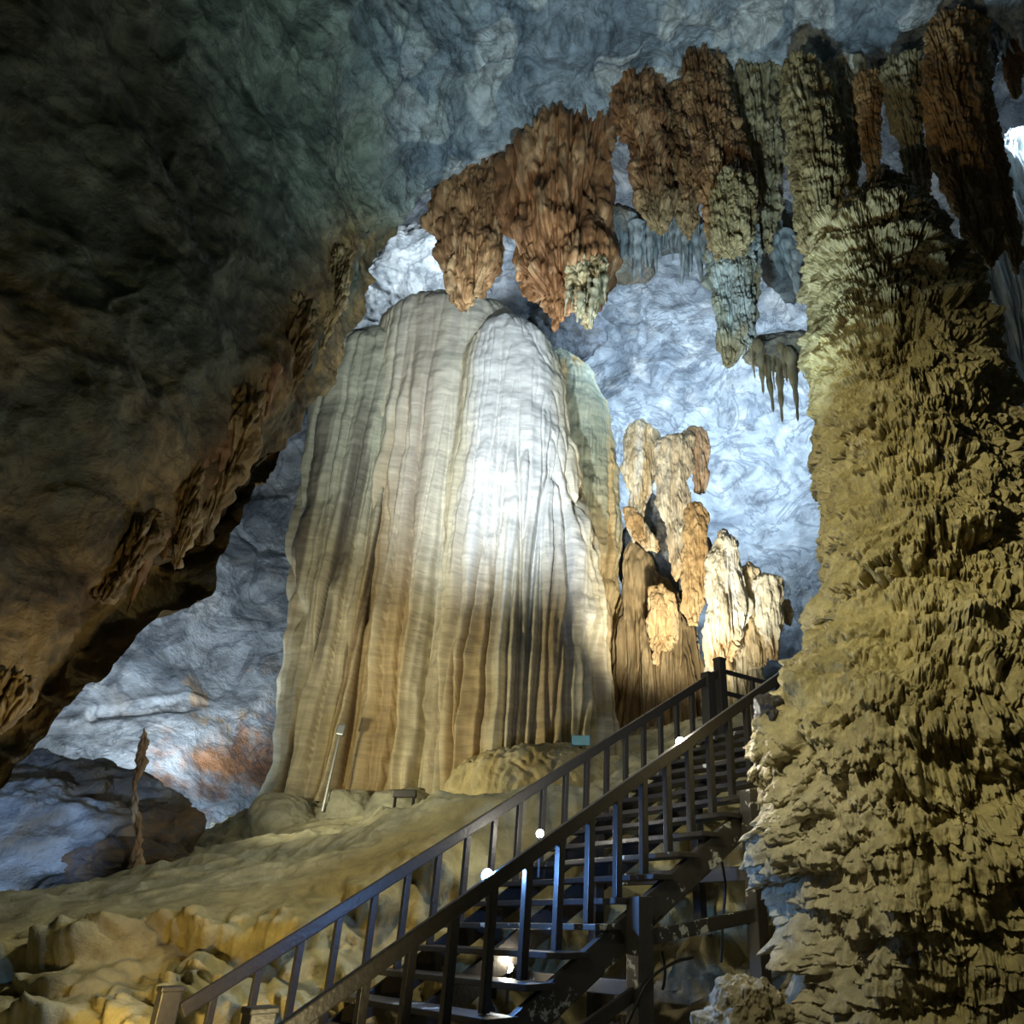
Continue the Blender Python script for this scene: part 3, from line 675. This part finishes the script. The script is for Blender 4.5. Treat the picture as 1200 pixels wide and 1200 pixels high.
# ---- draperies along the lip of the hanging left wall
OV = ((.34, .235, .095), (.19, .125, .05), (.44, .33, .17))
for i, (rows, Y, lab) in enumerate([
    ([(292, 385, 414), (320, 372, 412), (355, 358, 405), (385, 356, 392), (412, 366, 378)], 9.9, 'golden brown drapery on the overhang lip beside the arch'),
    ([(350, 322, 372), (380, 312, 372), (420, 304, 362), (455, 300, 346), (478, 306, 325)], 9.0, 'shell-shaped ochre drapery on the overhang lip below the golden one'),
    ([(455, 240, 312), (490, 230, 305), (530, 226, 292), (570, 222, 272), (612, 226, 252), (640, 230, 238)], 8.0, 'large brown drip drapery midway down the overhang lip'),
    ([(520, 190, 240), (560, 186, 238), (600, 190, 236), (635, 196, 222), (668, 201, 208)], 7.6, 'brown drapery ending in a pale drip low on the overhang lip'),
    ([(600, 120, 190), (630, 112, 186), (665, 108, 160), (700, 104, 128)], 6.9, 'dark brown bulge low on the overhang lip'),
    ([(790, -20, 45), (815, -25, 36), (840, -25, 18), (860, -25, 4)], 5.7, 'light brown drip at the lowest left end of the overhang')]):
    wpx = max(r[2] - r[1] for r in rows); rm = wpx / 2 / 903 * Y * 1.1
    o = formation('rock_drapery', rows, Y - .25, k=.6, nu=260, nv=220, pleat=.34 * rm, pf=1.2 / rm, pz=.2, rough=.30 * rm, rz=.5, droop=.15, lobes=[(30, (.2 * rm, .45 * rm), (.8 * rm, 1.8 * rm), (.05 * rm, .14 * rm), .5), (80, (.08 * rm, .16 * rm), (.4 * rm, .9 * rm), (.02 * rm, .05 * rm), .5)],
                  seed=90 + i * 4, mat=M_drap, top='dome', colf=pal(OV[0], OV[1], OV[2], 2.0, .4, i))
    centre_origin(o); tag(o, lab, 'rock drapery', 'draperies on the overhang lip')

# ---- formations on the right of the flowstone
Z4 = lambda rows: [(440 + .35 * y, 680 + .35 * a, 680 + .35 * b) for y, a, b in rows]
CRM = ((.66, .58, .40), (.52, .40, .22), (.74, .70, .58)); WHT = ((.70, .66, .52), (.56, .46, .30), (.76, .74, .66)); ORG = ((.60, .42, .21), (.46, .29, .12), (.66, .55, .36)); BRN = ((.42, .31, .16), (.25, .18, .09), (.56, .45, .26))
for i, (nm, rows, Y, pl, lab, pf) in enumerate([
    ('rock_drapery', [(150, 190, 225), (185, 150, 255), (230, 137, 270), (300, 143, 262), (400, 165, 240), (480, 165, 205), (560, 170, 185)], 17.4, CRM, 'cream capped drapery right beside the great flowstone', 2.2),
    ('rock_drapery', [(185, 335, 385), (210, 275, 388), (250, 243, 380), (300, 243, 374), (400, 255, 366), (480, 275, 356), (540, 290, 345), (620, 300, 335), (690, 315, 328)], 17.0, WHT, 'white bell-shaped drapery with a long orange tail', 2.4),
    ('rock_drapery', [(170, 360, 402), (200, 362, 425), (240, 368, 436), (320, 378, 430), (400, 385, 418)], 17.2, ((.62, .46, .32), (.5, .34, .2), (.7, .62, .5)), 'narrow pinkish drapery on the right of the white bell-shaped one', 3),
    ('rock_drapery', [(420, 360, 412), (480, 345, 432), (600, 340, 432), (700, 338, 428), (780, 340, 416), (836, 358, 402)], 16.9, ORG, 'orange hanging block under the white bell-shaped drapery', 2.0),
    ('rock_drapery', [(440, 140, 180), (480, 145, 215), (540, 180, 250), (590, 225, 270)], 17.3, ORG, 'slanting orange ridge below the cream capped drapery', 2.2),
    ('rock_drapery', [(525, 460, 500), (545, 445, 520), (600, 438, 535), (700, 424, 556), (800, 416, 562), (880, 414, 545), (950, 424, 510), (990, 436, 470)], 16.2, WHT, 'tall white pleated drapery above the top of the stairs', 2.4),
    ('rock_drapery', [(625, 540, 585), (660, 530, 610), (750, 530, 620), (880, 545, 630), (980, 560, 630)], 16.5, CRM, 'cream pleated drapery between the two white ones above the stairs', 2.6),
    ('rock_drapery', [(662, 595, 650), (685, 578, 676), (740, 580, 684), (840, 596, 680), (900, 620, 672), (945, 640, 664)], 16.3, WHT, 'round-headed white drapery right above the stairs by the column', 2.8),
    ('rock_drapery', [(750, 670, 700), (790, 672, 716), (840, 690, 712)], 17, ORG, 'small orange rock nub right of the round-headed drapery', 3),
    ('rock_drapery', [(560, 145, 190), (600, 140, 225), (680, 130, 265), (780, 125, 330), (850, 118, 395), (1000, 108, 430), (1150, 100, 455), (1260, 95, 470)], 17.6, BRN, 'dark ochre pleated rock wall between the flowstone and the white draperies', 1.8),
    ('rock_drapery', [(700, 230, 290), (800, 225, 330), (880, 230, 330), (930, 245, 270), (970, 255, 262)], 16.8, ORG, 'ochre drip curtain in front of the dark pleated rock wall', 3),
    ('rock_drapery', [(850, 440, 560), (950, 440, 600), (1100, 445, 660), (1260, 450, 690)], 16.9, CRM, 'pale rock foot behind the newel at the stair top', 2.0)]):
    rows = Z4(rows); wpx = max(r[2] - r[1] for r in rows); hgt = rows[-1][0] - rows[0][0]; rm = wpx / 2 / 903 * Y * 1.1
    tip = 'open' if i in (9, 11) else 'tip'
    o = formation(nm, rows, Y, k=.55 if i != 9 else .35, nu=int(np.clip(wpx * 6, 140, 480)), nv=int(np.clip(hgt * 2, 120, 380)), pleat=.42 * min(rm, .9), pf=pf * 1.3, pz=.05, rough=.26 * min(rm, .9), rz=.4,
                  lobes=[(int(14 + hgt * .10), (.10 * rm, .26 * rm), (.8 * rm, 2.6 * rm), (.05 * rm, .14 * rm), .4)], seed=130 + i * 4, mat=M_drap, top='dome', bottom=tip, pleat_dn=True,
                  colf=pal(pl[0], pl[1], pl[2], 1.3, .15, i, (ORG[0], .6, 1.0) if i in (1, 5, 7) else None))
    centre_origin(o); tag(o, lab, 'rock drapery', 'draperies right of the flowstone')
o = formation('rock_curtain', [(150, 1165, 1240), (185, 1140, 1285), (255, 1122, 1300), (300, 1126, 1305), (400, 1140, 1320), (500, 1165, 1345), (600, 1185, 1370), (760, 1200, 1400), (960, 1210, 1430)], 13.5, k=.35, nu=460, nv=360, pleat=.34, pf=2.0, pz=.05, rough=.06, mat=M_drap, top='dome', bottom='open', seed=200,
              colf=pal((.62, .66, .64), (.46, .50, .48), (.7, .7, .66), 1.2, .1, 4))
centre_origin(o); tag(o, 'pale fluted stone curtain behind the column at the right edge', 'rock drapery')

o = boulder('cave_boulder', W(778, 665, 18.6), (1.0, .7, 2.2), 22, ((.34, .36, .36), (.16, .15, .13)), M_wall, 6); tag(o, 'dark grey rock between the cream drapery and the orange hanging block', 'rock')
# ---- stalagmite at the column's foot
o = formation('stalagmite', [(1140, 868, 890), (1150, 855, 900), (1170, 842, 908), (1200, 830, 915), (1240, 822, 925), (1270, 815, 930)], 6.5, k=.9, nu=320, nv=200, rough=.10, seed=210, mat=M_col, bottom='open', droop=.4,
              lobes=[(60, (.10, .22), (.12, .3), (.04, .10), .3), (260, (.04, .08), (.06, .16), (.015, .04), .4)], colf=pal((.62, .54, .36), (.46, .38, .22), (.70, .64, .5), 2))
tag(o, 'knobbly pale stalagmite in front of the column foot', 'stalagmite')
o = boulder('cave_boulder', W(903, 832, 7.75), (.15, .19, .16), 14, ((.07, .055, .045), (.04, .035, .03)), M_col, 5); tag(o, 'small dark rock wedged on the column under the handrail', 'rock')

# ------------------------------------------------------------------ the wooden staircase
class MB:
    def __init__(s): s.v = []; s.f = []
    def bar(s, a, b, w, h, up=(0, 0, 1)):
        a = Vector(a); b = Vector(b); d = (b - a).normalized(); u = Vector(up)
        if abs(d.dot(u)) > .99: u = Vector(SD[:2]).to_3d() if False else Vector((SD[0], SD[1], 0)).normalized()
        r = d.cross(u).normalized(); q = r.cross(d).normalized(); i = len(s.v)
        for p in (a, b):
            for sx, sy in ((-1, -1), (1, -1), (1, 1), (-1, 1)): s.v.append(p + r * (w / 2 * sx) + q * (h / 2 * sy))
        s.f += [(i, i + 3, i + 2, i + 1), (i + 4, i + 5, i + 6, i + 7)] + [(i + k, i + (k + 1) % 4, i + 4 + (k + 1) % 4, i + 4 + k) for k in range(4)]
        return s
    def build(s, name, mat, parent=None, bevel=.008):
        me = bpy.data.meshes.new(name); me.from_pydata([tuple(p) for p in s.v], [], s.f); me.update()
        bm = bmesh.new(); bm.from_mesh(me); bmesh.ops.recalc_face_normals(bm, faces=bm.faces)
        if bevel: bmesh.ops.bevel(bm, geom=bm.edges[:], offset=bevel, segments=2, affect='EDGES', profile=.6)
        bm.to_mesh(me); bm.free()
        return link(name, me, mat, parent)

SD = np.array([.74975, .66172, .60688])          # metres of rise per metre of going: the third number
SN = np.array([-.66172, .74975, 0])              # to the stair's left
F0 = np.array([-.390, 7.83, 2.479])              # a point of the right-hand rail
WID = 2.23
rail = lambda t, side, dz=0.0: Vector(F0 + SD * t + SN * (WID if side else 0) + np.array([0, 0, dz]))
T0, T1, TTOP = -2.62, 4.35, 4.42
stairs = bpy.data.objects.new('wooden_staircase', None); sc.collection.objects.link(stairs)
tag(stairs, 'dark wooden open-tread staircase with railings climbing to the right', 'staircase')
for side in (0, 1):
    t1 = T1 if side else 3.5
    MB().bar(rail(T0, side), rail(t1, side), .075, .12).build('handrail', M_wood, stairs, .014)
sp = .34
k0 = int(round(T0 / sp))
for k in range(-7, 13):
    t = k * sp
    for side in (0, 1):
        if side == 0 and t > 3.5: continue
        b = rail(t, side, -.93); a = rail(t, side, -.04)
        MB().bar(b, a, *((.07, .07) if side == 0 else (.062, .062))).build('baluster', M_wood, stairs, .006)
for k in range(-8, 13):
    t = k * sp
    ctr = F0 + SD * t + np.array([0, 0, -.96]); 
    a = Vector(ctr - SN * .32); b = Vector(ctr + SN * (WID + .22))
    off = Vector((SD[0], SD[1], 0)).normalized() * .03
    MB().bar(a - off, b - off, .29, .05).build('tread', M_worn if k % 3 == 0 else M_wood, stairs, .008)
for s_ in (-.24, WID + .12, WID * .5):
    a = Vector(F0 + SD * (-2.75) + SN * s_ + np.array([0, 0, -1.14])); b = Vector(F0 + SD * 4.15 + SN * s_ + np.array([0, 0, -1.14]))
    MB().bar(a, b, .06 if s_ != -.24 else .08, .26).build('stringer', M_worn if s_ == -.24 else M_wood, stairs, .01)
def post(p, top, bot, w=.13, nm='newel_post', mat=None, cap=False):
    m = MB().bar((p[0], p[1], bot), (p[0], p[1], top), w, w)
    if cap: m.bar((p[0], p[1], top - .02), (p[0], p[1], top + .02), w + .02, w + .02)
    return m.build(nm, mat or M_wood, stairs, .01)
for side in (0, 1):
    p = rail(T0 - .12, side); post(p, p.z + .24, ground_z(p.x, p.y) - .2, .17 if side == 0 else .16, cap=True)
p = rail(T1 + .08, 1); post(p, p.z + .20, p.z - 1.25, .15, cap=True)
p = rail(T1 - .22, 1); post((p.x, p.y), p.z + .10, p.z - 1.2, .17)
# level rails of the landing beyond the top newel
HD = Vector((SD[0], SD[1], 0)).normalized()
p = rail(T1 + .08, 1)
for dz in (.02, -.34):
    MB().bar(p + Vector((0, 0, dz)), p + HD * 2.4 + Vector((0, 0, dz)), .05, .07).build('landing_rail', M_wood, stairs, .008)
for q in (.8, 1.6, 2.4): post(p + HD * q, p.z + .05, p.z - 1.1, .07, 'landing_post')
# landing deck
lc = F0 + SD * 4.5 + np.array([0, 0, -.99])
for j in range(8):
    c = lc + np.array([SD[0], SD[1], 0]) * (.15 + j * .3)
    MB().bar(Vector(c - SN * .1), Vector(c + SN * (WID + .2)), .28, .05).build('deck_board', M_wood, stairs, .008)
# supports
def leg(t, s_, w=.13, dz=-1.2, mat=None):
    q = F0 + SD * t + SN * s_; return post(q, q[2] + dz + .1, ground_z(q[0], q[1]) - .3, w, 'support_post', mat)
leg(.30, -.36, .17, -1.0, M_worn); leg(1.9, -.36, .15, -.92, M_worn); leg(-1.2, -.3, .13)
for t in (-1.1, .5, 2.0, 3.6): leg(t, WID + .1, .12)
for t in (1.0, 2.6): leg(t, WID * .5, .12)
leg(3.6, -.2, .13)
def at(t, s_, z): q = F0 + SD * t + SN * s_; return Vector((q[0], q[1], z))
MB().bar(at(.30, -.36, 1.05), at(.30, WID + .1, 1.05), .07, .12).build('cross_beam', M_worn, stairs)
MB().bar(at(.30, -.36, 1.42), at(1.9, -.36, 1.62), .06, .12).build('cross_beam', M_worn, stairs)
MB().bar(at(1.9, -.36, 2.0), at(1.9, WID + .1, 2.0), .07, .14).build('cross_beam', M_worn, stairs)
MB().bar(at(-1.1, -.3, .45), at(.3, -.36, 1.05), .06, .10).build('cross_beam', M_wood, stairs)

# ------------------------------------------------------------------ lamps
def lathe(prof, n=24):
    t = np.linspace(0, 2 * np.pi, n, endpoint=False)
    return np.stack([np.outer([p[0] for p in prof], np.cos(t)), np.outer([p[0] for p in prof], np.sin(t)), np.outer([p[1] for p in prof], np.ones(n))], -1)
def lamp(name, p, aim, label, lens, watts, colr, foot, size=.06, cat='lamp'):
    r = bpy.data.objects.new(name, None); sc.collection.objects.link(r); r.location = p
    tag(r, label, cat)
    q = (Vector(aim) - Vector(p)).to_track_quat('Z', 'Y')
    h = link('lamp_head', grid_mesh('lamp_head', lathe([(0.001, -1.7 * size), (.55 * size, -1.7 * size), (.7 * size, -.9 * size), (size, 0), (size, .25 * size), (.9 * size, .25 * size), (.86 * size, .02 * size)]), True), M_black, r)
    h.rotation_mode = 'QUATERNION'; h.rotation_quaternion = q
    l = link('lens', grid_mesh('lens', lathe([(.88 * size, .05 * size), (.7 * size, .22 * size), (.4 * size, .32 * size), (.001, .36 * size)]), True), lens, r)
    l.rotation_mode = 'QUATERNION'; l.rotation_quaternion = q
    f = Vector(foot) - Vector(p)
    MB().bar((0, 0, 0), f, .028, .028, (0, 1, 0)).build('bracket', M_black, r, .003)
    dirv = (Vector(aim) - Vector(p)).normalized()
    L = point('lamp_light', Vector(p) + dirv * (size * 1.0) + Vector((0, 0, size * 1.3)), watts, colr, .04)
    return r
pz = rail(-1.02, 0)
A = Vector(W(571, 1026, 7.5))
lamp('stair_lamp', A, A + Vector((.1, -1, .15)), 'glaring blue-white lamp clamped on the lower right handrail', M_lens_c, 120, (.18, .42, 1.0), A + Vector((-.02, -.22, -.2)), .055)
A = Vector(W(633, 977, 9.5)); lamp('stair_lamp', A, A + Vector((-.1, -1, -.1)), 'small white lamp on a short stand behind the middle balusters', M_lens_w, 22, (1.0, .92, .75), A + Vector((0, .05, -.45)), .05)
A = Vector(W(797, 870, 8.72)); lamp('stair_lamp', A, A + Vector((.1, -1, .1)), 'warm white lamp clamped high on the right handrail', M_lens_w, 70, (1.0, .95, .80), A + Vector((0, -.06, -.15)), .055)
A = Vector(W(596, 1134, 8.6)); lamp('stair_lamp', A, A + Vector((.0, -1, .2)), 'small warm lamp glowing behind the treads low on the stairs', M_lens_w, 18, (1.0, .90, .65), A + Vector((0, .08, -.55)), .05)
# lamp pole before the flowstone
r = bpy.data.objects.new('lamp_pole', None); sc.collection.objects.link(r)
a, b = Vector(W(380, 938, 14.9)), Vector(W(398, 862, 14.9)); r.location = a
tag(r, 'slim tilted lamp pole with a silver head before the flowstone left side', 'lamp pole')
MB().bar((0, 0, -.2), b - a, .045, .045, (0, 1, 0)).build('pole', M_steel, r, .01)
c = Vector(W(402, 849, 14.9)); MB().bar(b - a, c - a, .16, .14, (0, 1, 0)).build('lamp_head', M_steel, r, .03)
# black floodlight on the mound
r = bpy.data.objects.new('floodlight', None); sc.collection.objects.link(r); a = Vector(W(474, 936, 14.2)); r.location = a
tag(r, 'black box floodlight lying on the mound at the flowstone foot', 'floodlight')
MB().bar((-.2, 0, .08), (.2, 0, .08), .12, .13).build('housing', M_black, r, .015)
for x in (-.16, .16): MB().bar((x, 0, -.22), (x, 0, .06), .04, .04).build('foot', M_black, r, .005)
# blue floodlight
r = bpy.data.objects.new('floodlight', None); sc.collection.objects.link(r); a = Vector(W(681, 868, 13.9)); r.location = a
tag(r, 'light blue floodlight panel above the hump behind the handrail', 'floodlight')
MB().bar((-.16, 0, 0), (.16, 0, 0), .10, .17).build('housing', M_blue, r, .015)
MB().bar((0, 0, -.1), (0, .05, -.5), .05, .05, (0, 1, 0)).build('stand', M_black, r, .005)

# ------------------------------------------------------------------ cables below the stairs
def tube(name, pts, rad, mat, n=8):
    P = np.array(pts, float); B = catmull(len(P), 60); C = B @ P
    T = np.gradient(C, axis=0); T /= np.linalg.norm(T, axis=1)[:, None]
    u = np.cross(T, [0, 0.3, 1]); u /= np.linalg.norm(u, axis=1)[:, None]; v = np.cross(T, u)
    th = np.linspace(0, 2 * np.pi, n, endpoint=False)
    G = C[:, None] + rad * (u[:, None] * np.cos(th)[None, :, None] + v[:, None] * np.sin(th)[None, :, None])
    return link(name, grid_mesh(name, G, True), mat)
for pts, lab in [
    ([(760, 1092, 7.9), (800, 1090, 8.2), (850, 1078, 8.7), (878, 1082, 8.8)], 'black cable sagging between the two support posts'),
    ([(765, 1080, 7.9), (790, 1058, 8.3), (815, 1030, 8.6), (840, 995, 8.9)], 'black cable running up below the right stringer'),
    ([(735, 1200, 7.6), (760, 1150, 7.7), (790, 1128, 8.0), (812, 1122, 8.2)], 'dark cable looping beside the big support post'),
    ([(775, 1115, 8.0), (779, 1135, 8.0), (778, 1152, 8.0), (776, 1160, 8.0)], 'short cable end dangling between the support posts'),
    ([(846, 1010, 8.8), (850, 1040, 8.8), (847, 1080, 8.8), (845, 1128, 8.8)], 'thin cable hanging straight beside the right support post')]:
    o = tube('electric_cable', [W(*p) for p in pts], .014, M_cable); tag(o, lab, 'cable', 'cables below the stairs')
